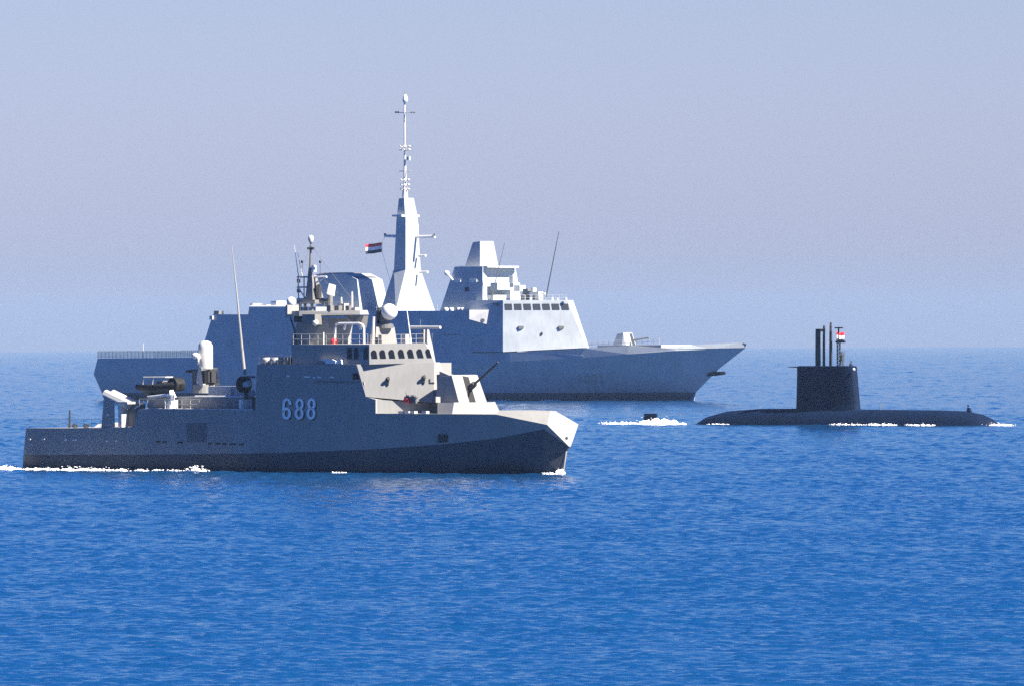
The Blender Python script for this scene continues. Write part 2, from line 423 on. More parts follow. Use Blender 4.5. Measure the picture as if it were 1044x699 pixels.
# bridge
FACE = P.fit((363.7, 371.2, 4.39), (373, 404, 4.72), (443, 369, 0.35), (442, 410))
hullpart(P, 'bridge_front', FACE + [(330, 371.4, 4.2), (330, 404, 4.2)], 'grey')
hullpart(P, 'foredeck_house', [(383.2, 407, 4.55), (383.2, 422, 4.6), (437, 410.3, 0.8), (437, 422, 0.8), (340, 407, 4.2), (340, 422, 4.2)], 'grey')
WF = P.fit((376.5, 371.2, 4.1), (376.5, 351, 3.9), (433.5, 349.5, 0.45), (443, 369.3))
WH = [L(298, 371.3, 4.02), L(297, 351, 3.9), WF[0], WF[1], WF[3], WF[2]]
wheel = hullpart(P, 'wheelhouse', WH, 'grey')
wpl = P.plane(WH[2], WH[3], WH[5]); wsd = P.plane(WH[0], WH[2], WH[3]); fpl = P.plane(FACE[0], FACE[1], FACE[3])
for cx in (381.5, 390.2, 399.5, 409.2, 418.7, 428.2, 437.0):
    k = (cx - 381) / 57.0; yt = 356.4 - 1.4 * k + .2; yb = 365.3 - 0.8 * k; hw = 2.9 if cx < 435 else 2.4; sl_ = 1.0 + 1.0 * k
    poly = [(cx + hw + sl_ * .5, yb), (cx - hw + sl_ * .5, yb)] + [(cx - sl_ * .4 - hw + hw * (1 - math.cos(R(a_))), yt + 3.2 - 3.2 * math.sin(R(a_))) for a_ in (0, 30, 60, 90, 120, 150, 180)]
    plate(P, 'bridge_window', wpl, poly, 'glass', 0.03)
for x0, x1 in ((354, 359), (361, 365.5), (371, 375.5)):
    plate(P, 'side_window', wsd, [(x0, 354), (x1, 354), (x1, 366), (x0, 366)], 'glass', 0.03)
plate(P, 'awning_ledge', wsd, [(327, 366.6), (341, 366.2), (345, 368), (345, 371), (335, 371), (334, 368.4)], 'white', 0.35)
plate(P, 'locker', wsd, [(346, 367), (350, 366.5), (351, 371), (346, 371)], 'white', 0.3)
box(P, 'roof_locker', 283.5, 364, 293, 371, 2.5, 4.2, 'mid')
# fittings on the lit front
for (x, y) in ((395.8, 387.2), (432.5, 385.5)):
    bm = tube_bm([P.on(x - 1, y - 2, fpl, .05), P.on(x + 1.2, y - 2.2, fpl, .25), P.on(x + .8, y + 1.5, fpl, .2), P.on(x - .3, y + 5.5, fpl, .05)], 0.07)
    ball_bm(P.on(x, y, fpl, .25), 0.2, bm, sub=2)
    link('deck_lamp', bm, 'dark', P.root)
bm = ribbon_bm(P, fpl, [(438.3, 386), (438.3, 390), (443.0, 390)], 1.3, 0.0, 0.06)
link('handrail_bracket', bm, 'dark', P.root)
# deck gear before the bridge
bm = bmesh.new()
for i in range(5):
    p = L(414.5 + i * 2.4, 409.5, 3.6); lathe_bm(p, [(0.12, -.1), (0.12, .35 + .12 * (i % 2)), (0.2, .38 + .12 * (i % 2)), (.2, .5 + .12 * (i % 2))], 8, bm)
link('bollard', bm, 'mid', P.root)
g = tube(P, 'hose_reel', [(413.5, 407.5, 3.6), (418.5, 408, 3.6)], 0.28, 'red', seg=14)
tube(P, 'jackstay_post', [(414.5, 410, 3.7), (414, 399.5, 3.7)], 0.04, 'mid')
for x in (406, 412, 418, 430): box(P, 'deck_vent', x, 418.6, x + 4.5, 421.2, 3.6, 4.0, 'pale')

# gun
hullpart(P, 'gun_platform', [(446, 410.2, 2.7), (446, 422, 3.2), (463, 409.8, 2.7), (461, 422, 3.2), (470.5, 410.2, 1.9), (469.5, 422, 2.2)], 'grey')
gun = hullpart(P, 'gun_turret', [(443.5, 410.2, 1.85), (447, 384, 1.7), (460.5, 382.3, 1.7), (468, 410.2, 1.85), (463.5, 381.8, 1.35), (472.5, 410.2, 1.5)], 'grey')
gp = P.plane(*[L(463.5, 381.8, 1.35), L(472.5, 410.2, 1.5), mir(L(472.5, 410.2, 1.5))])
plate(P, 'gun_slot', gp, [(471.5, 383), (477.5, 384), (485, 409.5), (478.5, 409.5)], 'black', 0.03, parent=gun)
b0 = P.on(477.5, 396, gp, -.4)
dirg = Vector((1, 0, 0)); 
zb = L(508, 369, 0.0)
bx = tube_bm([L(474, 399.5, 0), L(484, 390.8, 0), L(484.2, 390.6, 0), zb], [0.3, 0.26, 0.11, 0.08], None, 12)
link('gun_barrel', bx, 'dark', gun)
box(P, 'gun_control_box', 441.5, 369.5, 445.5, 383, -2.1, -.2, 'grey')
hullpart(P, 'gun_fairing', [(448, 384, .4), (448, 378, .3), (458, 382.3, .4), (453, 380, .3)], 'grey')

# roof gear
dh = hullpart(P, 'director_house', [(374.5, 350.8, 1.45), (379, 333, 1.2), (382.5, 350.8, 1.45), (383.5, 333.3, 1.2)], 'grey')
box(P, 'director_step', 385.5, 341, 389, 350.6, -.6, 1.3, 'grey')
bm = lathe_bm(L(392.5, 333.6, 0), [(0.75, -.1), (0.75, .25), (.45, .35), (.42, 1.0)], 16)
ped = link('director_pedestal', bm, 'mid', P.root)
bm = ball_bm(L(397, 318, 0.15), 0.72); link('radome', bm, 'white', P.root, True)
bm = ball_bm(L(389, 321, 0), 0.62, None, .8, .9, 1.15, 2)
box_bm(L(384, 333, .5), L(391, 316, -.4), bm)
link('tracker_mount', bm, 'dark', P.root)
box(P, 'roof_box', 409, 341, 413.5, 350.3, .6, 1.3, 'pale')
tube(P, 'whip_aerial', [(419.3, 350, .8), (415, 317, .8)], [.06, .03], 'white')
nm = hullpart(P, 'radar_post', [(427, 350, .5), (429.5, 336, .35), (432.5, 350, .5), (432, 336, .35)], 'grey')
tube(P, 'radar_bar', [(418, 333.6, 0), (449, 333.8, 0)], .13, 'pale', parent=nm)
# hoop
hoop = [(341.5, 350.5, 2.2), (341.5, 334, 2.2), (342.6, 331, 2.2), (345.5, 329.8, 2.2), (366, 329.6, 2.2), (369.5, 331, 2.2), (371, 334, 2.2), (371.2, 350.5, 2.2)]
tube(P, 'lattice_hoop', hoop, .10, 'white')
for sp in ([(352.5, 330, 2.2), (350.5, 336, 2.2)], [(366, 330, 2.2), (367.5, 336, 2.2)]): tube(P, 'hoop_brace', sp, .1, 'white')
bm = lathe_bm(L(340.5, 350.5, 2.6), [(.32, 0), (.34, .25), (.22, .5)], 10); link('fire_pump', bm, 'red', P.root)
tube(P, 'grab_handle', [(330, 351.5, 3.4), (330, 339, 3.0)], .05, 'pale')
bm = tube_bm([L(380, 351, 1.6), L(381, 323, 1.6)], [.14, .12]); link('exhaust_post', bm, 'pale', P.root)

# mast
mast = hullpart(P, 'mast_house', [(296.5, 351.2, 2.1), (316, 351.2, 2.2), (304, 324.5, 1.95), (330, 324.5, 1.95), (349.5, 351, .5), (348, 324.5, .4)], 'grey')
plat = hullpart(P, 'mast_platform', [(291.5, 317.5, 3.0), (291.5, 323, 3.0), (305, 317, 3.2), (305, 322.3, 3.25), (367, 316.3, .5), (367, 320.8, .6)], 'grey')
box(P, 'wing_box', 291, 311, 293, 320.5, 2.2, 3.7, 'grey')
bm = ball_bm(L(297, 307.6, 2.6), .42); lathe_bm(L(297, 311.5, 2.6), [(.3, -.1), (.3, .3)], 12, bm); link('satellite_dome', bm, 'white', P.root, True)
box(P, 'sensor_box', 308, 320.5, 321, 331, 2.2, 3.1, 'mgrey'); box(P, 'sensor_pod', 299.5, 321, 308, 328.5, 2.2, 2.9, 'dark')
bm = ball_bm(L(321.5, 329, 2.9), .3, None, sub=2); link('searchlight', bm, 'pale', P.root, True)
tube(P, 'mast_stay', [(296, 323.5, 2.6), (300, 336, 2.5), (302.5, 351, 2.4)], .07, 'dark')
box(P, 'mast_step', 302.5, 305.8, 321, 309.8, -1.0, 1.2, 'mgrey')
for x in (306, 311, 318): tube(P, 'step_post', [(x, 309.5, .9), (x + .3, 318, .9)], .13, 'mid')
tower = hullpart(P, 'mast_tower', [(311, 306.2, .75), (319, 306.2, .75), (313.8, 281, .32), (318, 281, .32)], 'mgrey')
for y0 in (282.5, 293, 305): tube(P, 'mast_yard', [(303, y0, 0.2), (316, y0, 0)], .08, 'pale', parent=tower)
tube(P, 'mast_yard', [(318, 282.4, 0), (333, 282.4, 0)], .09, 'white', parent=tower)
tube(P, 'yard_brace', [(332, 282.6, 0), (321, 289, 0)], .09, 'white', parent=tower)
for y0 in (286.5, 296.5): box(P, 'yard_lamp', 302.6, y0 - 2, 304.4, y0 + 2, 0, .25, 'dark', parent=tower)
for sp in ([(304, 283, .2), (304.5, 305, .2)], [(310, 283, .2), (310, 305, .1)], [(304.4, 294, .2), (311.5, 304.5, .1)]): tube(P, 'mast_rung', sp, .06, 'pale', parent=tower)
pole = tube(P, 'mast_pole', [(316.3, 282, 0), (316.6, 270, 0), (316.8, 246, 0)], [.24, .13, .07], 'mid', parent=tower)
box(P, 'pole_light', 317.5, 270.5, 320, 277.5, -.1, .2, 'white', parent=tower)
bm = lathe_bm(L(317, 248.5, 0), [(.1, 0), (.2, .22), (.25, .42), (.24, .62), (.1, .74)], 14); link('mast_head_pod', bm, 'pale', tower, True)
tube(P, 'mast_yard', [(314, 253.4, 0), (320, 253.4, 0)], .12, 'dark', parent=tower)
for x in (308, 326.4):
    bm = ball_bm(L(x, 267, 0), .13, None, sub=2); tube_bm([L(x, 267, 0), L(x, 283, 0)], .022, bm); link('mast_light', bm, 'dark', tower)
for sp in ([(304.5, 283, .3), (300, 250, .3)], [(308.5, 283, .3), (303.5, 258, .3)]): tube(P, 'whip_aerial', sp, [.045, .02], 'pale')
# radar panel on its pedestal
rp = hullpart(P, 'radar_panel', [(331.5, 299, .5), (334, 289.5, .5), (333, 299.8, .5), (335.5, 289, .5), (341, 302.3, -.55), (342.5, 291, -.55), (339, 301.5, -.55)], 'pale', sym=False)
tube(P, 'radar_pedestal', [(336, 318, 0), (336.6, 308, 0), (337, 301, 0)], [.3, .25, .2], 'mgrey')
bm = box_bm(L(321, 306, .4), L(329, 290, -.3)); bmesh.ops.bevel(bm, geom=bm.edges[:], offset=.15, segments=1, affect='EDGES'); link('radar_cabinet', bm, 'dark', P.root)
tube(P, 'equipment_pipe', [(327, 305, 0), (333, 307, 0), (336, 304, 0)], .16, 'mid')
for x, y0 in ((348, 303), (358.8, 297.5)):
    tube(P, 'platform_post', [(x, 316.5, .4), (x, y0 + 4, .4), (x, y0, .4)], [.13, .1, .08], 'pale')
box(P, 'platform_box', 344.5, 309.5, 350.5, 316.5, -.2, .5, 'pale'); box(P, 'platform_box', 356.5, 313.5, 362, 316.5, -.2, .5, 'pale')

# aft: CIWS
symloop(P, 'weapon_deckhouse', [(150, 418, 2.6), (150.5, 404.3, 2.9), (249, 404.3, 2.9), (249, 418, 2.6)], 'grey')
box(P, 'weapon_base', 212, 393.3, 236, 404.4, -.6, 1.6, 'pale', bev=.05); box(P, 'weapon_base', 238, 397, 248, 404.4, 0, 1.6, 'pale', bev=.05)
tube(P, 'deck_edge_rail', [(199, 403.8, 2.85), (249, 404, 2.85)], .09, 'white')
tube(P, 'deck_edge_rail', [(150, 416.3, 4.6), (258, 417.2, 4.65)], .06, 'pale')
mount = P.L(208, 393.5, 0)
cw = link('gun_mount', lathe_bm(mount, [(1.0, -.6), (1.0, .15), (.85, .25)], 20), 'grey', P.root)
bm = lathe_bm(L(209.6, 377.5, 0), [(.60, 0), (.66, .25), (.66, 2.0), (.62, 2.3), (.46, 2.55), (.2, 2.66)], 22); link('radar_dome', bm, 'pale', cw, True)
hullpart(P, 'mount_cheek', [(199.5, 393.5, .95), (207, 393.5, .95), (202, 374.5, .95), (205, 374, .95), (199.5, 393.5, .65), (207, 393.5, .65), (202, 374.5, .65), (205, 374, .65)], 'pale', sym=False, parent=cw)
hullpart(P, 'mount_cheek', [(215, 393.5, -.65), (224, 392, -.65), (217, 374.5, -.65), (222, 374.5, -.65), (215, 393.5, -.95), (224, 392, -.95), (217, 374.5, -.95), (222, 374.5, -.95)], 'pale', sym=False, parent=cw)
box(P, 'ammunition_drum', 207, 376, 214, 392, -.5, .5, 'dark', parent=cw, bev=.2)
bm = tube_bm([L(205, 378, .1), L(190.5, 378.2, .1)], [.22, .12], None, 10); link('gun_barrel', bm, 'dark', cw)
box(P, 'mount_panel', 196, 377, 201, 396, -.4, .7, 'mid', parent=cw)
bm = ball_bm(L(199.5, 362.5, 1.1), .34, None, 1.2, 1, .85, 2); tube_bm([L(201, 363, 1.1), L(206, 366, .3)], .14, bm); tube_bm([L(202, 363, 1.1), L(202.3, 371, .9)], .09, bm); link('camera_pod', bm, 'white', cw, True)
# big whip and reel
tube(P, 'whip_aerial', [(249.6, 382, 2.9), (246.5, 352, 2.9), (241.5, 300, 2.9), (236.3, 250, 2.9)], [.15, .12, .07, .03], 'grey')
bm = tube_bm([L(246.5, 391.5, 3.2), L(251, 391.5, 3.2)], .74, None, 18); reel = link('cable_reel', bm, 'black', P.root)
tube(P, 'reel_hub', [(248.5, 391.5, 3.4), (254.5, 390.5, 3.4)], .3, 'pale', parent=reel)
tube(P, 'reel_arm', [(252, 383.5, 3.2), (259.5, 384, 3.2)], .1, 'mid'); tube(P, 'reel_stand', [(251, 399, 3.2), (252, 410, 3.2)], .16, 'dark')
box(P, 'stowage_bin', 243.5, 407, 246, 417, 3.0, 4.4, 'white')
# boat crane
tube(P, 'crane_boom', [(150.5, 404, 4.3), (172, 402.2, 4.3)], [.07, .13], 'white')
box(P, 'crane_base', 170, 407.5, 172, 416.2, 3.2, 4.4, 'white')
hullpart(P, 'crane_head', [(171, 404.5, 4.4), (173, 397.5, 4.2), (172.5, 405, 4.4), (180, 404.5, 3.4), (176.5, 397, 3.6), (179, 404.5, 3.2)], 'white', sym=False)
tube(P, 'crane_post', [(175.5, 408, 4.2), (176, 402, 4.2)], .2, 'white')
for x in (168.5, 180): tube(P, 'rail_post', [(x, 417, 4.6), (x, 409, 4.6)], .04, 'pale')
# missile launcher
ln = hullpart(P, 'launcher_house', [(103, 437, 4.66), (106.2, 403, 4.5), (116.8, 409.5, 4.5), (117.3, 437, 4.66), (103, 437, 2.3), (106.2, 403, 2.3), (116.8, 409.5, 2.3), (117.3, 437, 2.3)], 'grey', sym=False)
for yy in (4.1, 3.1):
    o = (yy - 4.1) * -7.4
    bm = tube_bm([L(107.8 + o, 401.3, yy), L(131 + o, 412.5, yy)], .42, None, 8); link('missile_canister', bm, 'pale', P.root)
box(P, 'launcher_shelf', 117, 409.2, 130, 411.4, 2.4, 4.6, 'pale')
box(P, 'launcher_bulkhead', 120.5, 411.5, 124, 436, 3.6, 4.4, 'pale')
box(P, 'launcher_screen', 127, 411.5, 139, 434.5, 2.4, 3.6, 'mid')
tube(P, 'launcher_rail', [(137, 416, 4.4), (147, 408.5, 4.4)], .07, 'pale')
bm = box_bm(L(117.5, 437, 4.5), L(125, 434.6, 4.0)); link('mooring_bitts', bm, 'white', P.root)
plate(P, 'launcher_lamp', P.plane((103, 437, 4.66), (106.2, 403, 4.5), (117.3, 437, 4.66)), [(109, 421.7), (111, 421.7), (111, 423.3), (109, 423.3)], 'white', .04)
# stern bulwark (leans outboard, so its inner face catches the sun)
bm = bmesh.new()
xs = [L(27, 436, 4.4).x + .1, L(70, 436, 4.6).x, L(105, 436, 4.75).x + 5]
zt = L(60, 436, 4.6).z
prof = [(-4.1, zt - .05), (-4.75, zt + .62), (-4.85, zt + .62), (-4.75, zt - .05)]
rr_ = [[bm.verts.new((x, -py_, zz - (0.35 if (i == 0 and k in (1, 2)) else 0))) for k, (py_, zz) in enumerate(prof)] for i, x in enumerate(xs)]
for a, c in zip(rr_, rr_[1:]):
    for k in range(4): bm.faces.new((a[k], a[(k + 1) % 4], c[(k + 1) % 4], c[k]))
bm.faces.new(rr_[0]); bm.faces.new(rr_[-1][::-1])
link('stern_bulwark', bm, 'pale', P.root)
tube(P, 'ensign_staff', [(71, 436, 1.0), (71.2, 417.3, 1.0)], [.12, .07], 'dark')
for x, w_ in ((76.5, 5), (88, 5)):
    bm = box_bm(L(x - 2.5, 436, 2.5), L(x + 2.5, 431.6, 1.9)); bmesh.ops.bevel(bm, geom=bm.edges[:], offset=.1, segments=2, affect='EDGES'); link('mooring_winch', bm, 'dark', P.root)

def rail(SH, name, a, b2, h, n, mat, parent=None, wires=2, r_=.017):
    a, b2 = SH.L(*a), SH.L(*b2); bm = bmesh.new()
    for i in range(n): q = a.lerp(b2, i / (n - 1)); tube_bm([q, q + Vector((0, 0, h))], r_, bm, 5)
    for k in range(wires): z = Vector((0, 0, h * (k + 1) / wires)); tube_bm([a + z, b2 + z], r_ * .8, bm, 5)
    return link(name, bm, mat, parent or SH.root)
rail(P, 'guard_rail', (142, 416.4, 4.5), (256, 417.3, 4.55), .9, 14, 'pale')
rail(P, 'guard_rail', (28, 436, 4.3), (102, 436, 4.6), .8, 10, 'mid')
rail(P, 'guard_rail', (299, 351, 3.7), (375, 351, 3.75), .9, 10, 'pale')
rail(P, 'guard_rail', (378, 351, 3.6), (432, 349.6, .5), .8, 8, 'pale')
rail(P, 'guard_rail', (264, 371.2, 4.3), (296, 371.2, 4.35), .8, 6, 'mid')
rail(P, 'guard_rail', (306, 316.6, 3.1), (364, 315.8, .5), .7, 8, 'mgrey')
hullpart(P, 'platform_bracket', [(352, 322, .6), (371, 322, .3), (366, 334, .5), (360, 326, .5)], 'mgrey')
for x0, yy in ((333, 1.9), (341, 1.3), (352, .8)): box(P, 'equipment_box', x0, 311.5, x0 + 4, 316.5, yy - .5, yy, 'mgrey')
for sp in ([(316.8, 247, 0), (297, 310, 2.6)], [(316.8, 250, 0), (366, 315, .4)], [(327, 282.5, 0), (348, 303, .4)]): tube(P, 'rigging_wire', sp, .018, 'mid')
for x0 in (268, 277): 
    bm = tube_bm([L(x0, 367.6, 3.9), L(x0 + 7, 367.6, 3.9)], .3, None, 12); link('life_raft', bm, 'pale', P.root, True)
bm = box_bm(L(443, 410, 3.0), L(449, 404, 2.4)); link('ready_locker', bm, 'grey', P.root)

# inflatable boat on the aft deckhouse
zr = L(165, 404, 2.2).z
xa, xb = L(146, 397, 2.2).x, L(184, 397, 2.2).x
rib = bpy.data.objects.new('inflatable_boat', None); COL.objects.link(rib); rib.parent = None
rl = Vector(((xa + xb) / 2, -2.0, zr))
rib.matrix_world = Matrix.Translation(P.o + P.rot.transposed() @ rl) @ Matrix.Rotation(-R(44), 4, 'Z')
tag(rib, 'black inflatable boat stowed on the aft deckhouse of the nearest warship', 'boat')
hl = (xb - xa) / 2
pts = [Vector((-hl, .8, .85)), Vector((-hl * .3, .85, .85)), Vector((hl * .4, .8, .92)), Vector((hl * .8, .45, 1.1)), Vector((hl, 0, 1.2))]
pts = pts + [mir(p) for p in pts[::-1][1:]]
link('buoyancy_tube', tube_bm(pts, .27, None, 10), 'black', rib, True)
bm = hull_bm([Vector((-hl * .95, .7, .8)), Vector((-hl * .95, .0, .15)), Vector((hl * .5, .0, .2)), Vector((hl * .9, 0, .95)), Vector((hl * .5, .65, .85))]); link('keel', bm, 'mid', rib)
bm = tube_bm([Vector((-hl * .8, .6, 1.0)), Vector((-hl * .75, .6, 1.75)), Vector((hl * .4, .5, 1.75))], .06); tube_bm([Vector((-hl * .8, -.6, 1.0)), Vector((-hl * .75, -.6, 1.75)), Vector((hl * .4, -.5, 1.75)), Vector((hl * .4, .5, 1.75))], .06, bm); link('roll_bar', bm, 'pale', rib)
bm = box_bm(Vector((-.5, -.4, .7)), Vector((.5, .4, 1.45))); bmesh.ops.bevel(bm, geom=bm.edges[:], offset=.12, segments=2, affect='EDGES'); link('console', bm, 'mid', rib)
bm = tube_bm([Vector((hl * .75, -.55, 1.1)), Vector((hl * .75, .55, 1.1))], .62, None, 16); link('engine_cover', bm, 'black', rib)
bm = box_bm(Vector((-hl * .6, -.6, -.02)), Vector((-hl * .5, .6, .3))); link('cradle', bm, 'mid', rib); bm = box_bm(Vector((hl * .3, -.6, -.02)), Vector((hl * .4, .6, .3))); link('cradle', bm, 'mid', rib)

# ================================================================== FRIGATE
G = Ship('frigate', -16.0, 1557.0, R(42), .87)
tag(G.root, 'large pale blue-grey frigate with tall pyramid mast, farthest back behind the other vessels', 'warship')
L = G.L
st = [
 [(106, 404, 8.0), (105.5, 400, 8.2), (95.5, 381, 9.3), (99.5, 365, 9.0)],
 [(210, 405, 9.0), (210, 400, 9.2), (210, 380, 9.9), (210, 364, 9.55)],
 [(330, 405.5, 9.5), (330, 400, 9.6), (330, 376.5, 10.0), (330, 361.5, 9.6)],
 [(450, 406, 8.4), (450, 400, 8.7), (450, 371.5, 9.9), (450, 360, 9.6)],
 [(520, 406, 6.6), (520, 400, 7.0), (520, 368.3, 9.4), (520, 359, 9.15)],
 [(590, 406.3, 4.5), (590, 400, 5.0), (590, 364.8, 8.5), (596, 355, 8.2)],
 [(650, 406.8, 2.2), (650, 399.6, 2.7), (640, 360.8, 6.9), (640, 352.3, 6.6)],
 [(688, 407, .8), (690, 399.5, 1.2), (690, 357.4, 4.7), (690, 355.6, 4.6)],
 [(704, 407.3, .08), (709, 399.5, .1), (732, 376, .12), (759.5, 354.3, .15)],
]
# stem bulges gently; add one station between
rows = []
for s_ in st:
    p = [L(*q) for q in s_]; k = p[0].copy(); k.z = -3; k.y *= .7
    rows.append([k] + p)
# split the tall topside band for a curved flare
for r_ in rows:
    pass
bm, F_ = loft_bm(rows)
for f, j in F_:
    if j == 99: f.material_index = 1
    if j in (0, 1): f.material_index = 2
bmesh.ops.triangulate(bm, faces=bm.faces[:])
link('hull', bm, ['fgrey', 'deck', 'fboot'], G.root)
# bow turtle-back
E0, E1 = L(676, 358.2, 5.3), L(759.7, 354.2, .15)
Ea = L(690, 357.3, 4.75); Eb = L(725, 355.9, 2.3)
U0, U1, U2 = L(678, 354.6, 5.0), L(706, 351.6, 3.0), L(756, 349.0, .1)
T2 = L(761.5, 350.5, .05)
bm = bmesh.new()
a = [bm.verts.new(p) for p in (E0, Ea, Eb, E1, T2, U2, U1, U0)]; c = [bm.verts.new(mir(v.co)) for v in a]
for v in (a, c):
    bm.faces.new((v[0], v[1], v[7])); bm.faces.new((v[1], v[2], v[6], v[7])); bm.faces.new((v[2], v[3], v[4], v[5], v[6]))
for i in range(8): bm.faces.new((a[i], a[(i + 1) % 8], c[(i + 1) % 8], c[i]))
bmesh.ops.triangulate(bm, faces=bm.faces[:])
link('bow_bulwark', bm, 'fgrey', G.root)
box(G, 'breakwater', 609, 351.6, 674, 354.5, -4.9, 5.0, 'fgrey')
hullpart(G, 'anchor_pocket', [(722, 380, .6), (728, 378.5, .5), (739, 378.2, .0), (740, 381.3, .0), (727, 382.8, .5), (720, 383, .8)], 'dark')

# superstructure
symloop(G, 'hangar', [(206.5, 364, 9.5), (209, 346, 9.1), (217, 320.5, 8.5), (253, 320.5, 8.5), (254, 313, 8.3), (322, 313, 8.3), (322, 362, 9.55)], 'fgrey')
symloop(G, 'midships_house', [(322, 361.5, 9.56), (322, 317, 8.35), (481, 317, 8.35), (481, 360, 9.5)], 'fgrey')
hside = G.plane((322, 361.5, 9.56), (322, 317, 8.35), (481, 317, 8.35))
for sp in ((255, 258, 309.5), (262, 272, 310.7), (276, 282, 307)): box(G, 'roof_fitting', sp[0], sp[2], sp[1], 313, 5, 8, 'white')
tube(G, 'hangar_edge', [(255, 312.7, 8.3), (292, 312.7, 8.3)], .2, 'white')
box(G, 'corner_sensor', 218, 317, 223, 321, 6.8, 8.3, 'mid'); box(G, 'corner_sensor', 213.5, 322, 216.5, 326, 8.4, 9.0, 'pale')
hullpart(G, 'funnel', [(322, 317, 4.7), (322, 279.8, 4.0), (352, 278.8, 4.0), (364, 285, 4.0), (367, 317, 4.7)], 'fgrey')
hullpart(G, 'funnel_cap', [(324, 280.2, 3.4), (352, 279.2, 3.4), (354, 277.8, 2.0), (326, 278.2, 2.0), (363, 283, 3.4)], 'mid')
# flight deck net
bm = bmesh.new()
p0, p1 = L(99.7, 365, 9.05), L(207, 364.3, 9.55); hgt = L(150, 357.5, 9.3).z - L(150, 364.6, 9.3).z
for sgn in (1, -1):
    a0 = p0.copy(); a1 = p1.copy(); a0.y *= sgn; a1.y *= sgn
    for i in range(29): q = a0.lerp(a1, i / 28); tube_bm([q, q + Vector((0, 0, hgt))], .05, bm, 4)
    for k in range(6): z = Vector((0, 0, hgt * (k + 1) / 6)); tube_bm([a0 + z, a1 + z], .045, bm, 4)
q0, q1 = p0.copy(), mir(p0)
for k in range(6): z = Vector((0, 0, hgt * (k + 1) / 6)); tube_bm([q0 + z, q1 + z], .045, bm, 4)
link('flight_deck_net', bm, 'mid', G.root)
tube(G, 'deck_pole', [(146, 364.6, 9.3), (146, 350, 9.3)], .06, 'pale')

# main mast
MA = [(388, 316.8, 5.2), (403.5, 316.8, 6.2), (401.6, 275, 2.4), (413.5, 275, 2.4)]
mst = hullpart(G, 'main_mast', MA, 'fgrey')
hullpart(G, 'mast_trunk', [(401.6, 275.4, 2.4), (413.5, 275.4, 2.4), (404.3, 221, 1.9), (413.6, 221, 1.9)], 'fgrey', parent=mst)
hullpart(G, 'mast_gallery', [(399.5, 221, 2.8), (409.5, 221, 2.8), (399.5, 219, 2.8), (409.5, 219, 2.8)], 'fpale', parent=mst)
hullpart(G, 'mast_housing', [(404.8, 219, 1.9), (413, 219, 1.9), (406.6, 202.5, 1.5), (412, 202, 1.5)], 'fgrey', parent=mst)
bm = lathe_bm(L(413, 201.8, 0), [(.55, 0), (.5, 1.2), (.3, 2.6), (.28, 4.2), (.2, 8), (.16, 18.3)], 10); link('mast_pole', bm, 'pale', mst)
for y0, x0, x1, r_ in ((240.8, 392.5, 413, .28), (260.6, 403.5, 414, .22), (277.3, 401, 412, .22)):
    tube(G, 'mast_yard', [(x0, y0, 1.2), (x1, y0 + .4, 1.0)], r_, 'fpale', parent=mst)
for y0, x0, x1, r_ in ((241.2, 443.5, 424, .28), (260.6, 434, 427, .22), (277.3, 436, 428, .22)):
    tube(G, 'mast_yard', [(x0, y0, -1.0), (x1, y0 + .4, -1.2)], r_, 'fpale', parent=mst)
for x, yy in ((392.6, 1.2), (443.3, -1.0)): tube(G, 'yard_sensor', [(x, 241, yy), (x, 238, yy)], .22, 'mid', parent=mst)
tube(G, 'mast_ladder', [(420, 262, -.6), (418, 277, -.4)], .12, 'mid', parent=mst)
box(G, 'mast_panel', 419.5, 228.5, 421.5, 237, -2.2, -.6, 'fpale', parent=mst)
for y0, hw in ((174.6, 6), (115, 10)): tube(G, 'cross_aerial', [(413 - hw, y0, 0), (413 + hw, y0, 0)], .07, 'pale', parent=mst)
for x in (403.5, 406, 420, 422.6): 
    bm = ball_bm(L(x, 114.6, 0), .22, None, sub=1); link('aerial_tip', bm, 'mid', mst)
for y0 in (150.5, 154, 184.5, 189.5, 194):
    bm = bmesh.new()
    for k in range(6):
        q = L(413, y0, 0); a_ = k * math.pi / 3; e = Vector((math.cos(a_), math.sin(a_), .25)) * (.95 if y0 < 180 else .8)
        tube_bm([q, q + e], .09, bm, 5); ball_bm(q + e, .2, bm, sub=1)
    link('aerial_ring', bm, 'pale', mst)
box(G, 'mast_light', 414.5, 160, 417, 163.5, -.2, .3, 'fpale', parent=mst)
bm = lathe_bm(L(413.2, 104.5, 0), [(.45, 0), (.5, .5), (.38, 1.1), (.15, 1.5)], 10); link('mast_head_dome', bm, 'white', mst, True)
tube(G, 'mast_tip', [(412.8, 101, 0), (412.8, 93, 0)], [.08, .04], 'mid', parent=mst)

# forward tower
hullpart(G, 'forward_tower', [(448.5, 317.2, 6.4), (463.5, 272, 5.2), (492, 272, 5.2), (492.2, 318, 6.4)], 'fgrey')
hullpart(G, 'radar_tower', [(474, 272, 2.9), (482, 247.2, 2.1), (489.5, 246, 2.1), (489.5, 272, 2.9)], 'fgrey')
hullpart(G, 'radar_gallery', [(468, 271.3, 5.0), (497, 271.3, 5.0), (468, 272.9, 5.0), (497, 272.9, 5.0), (506, 271.3, 3.6), (506, 272.9, 3.6)], 'fpale')
twr = G.plane((448.5, 317.2, 6.4), (463.5, 272, 5.2), (492, 272, 5.2))
plate(G, 'tower_vent', twr, [(463.5, 285.3), (470, 285.3), (470, 287.6), (463.5, 287.6)], 'white', .15); plate(G, 'tower_vent', twr, [(478.5, 285.3), (486.5, 285.3), (486.5, 287.6), (478.5, 287.6)], 'white', .15)
plate(G, 'tower_hatch', twr, [(474, 293.5), (478, 293), (478, 297), (474, 297.5)], 'dark', .1)
box(G, 'forward_step', 500, 288.3, 507, 295.5, -3.0, 4.2, 'fgrey'); box(G, 'forward_step', 497, 301, 503, 306.2, -1, 4.4, 'fpale')
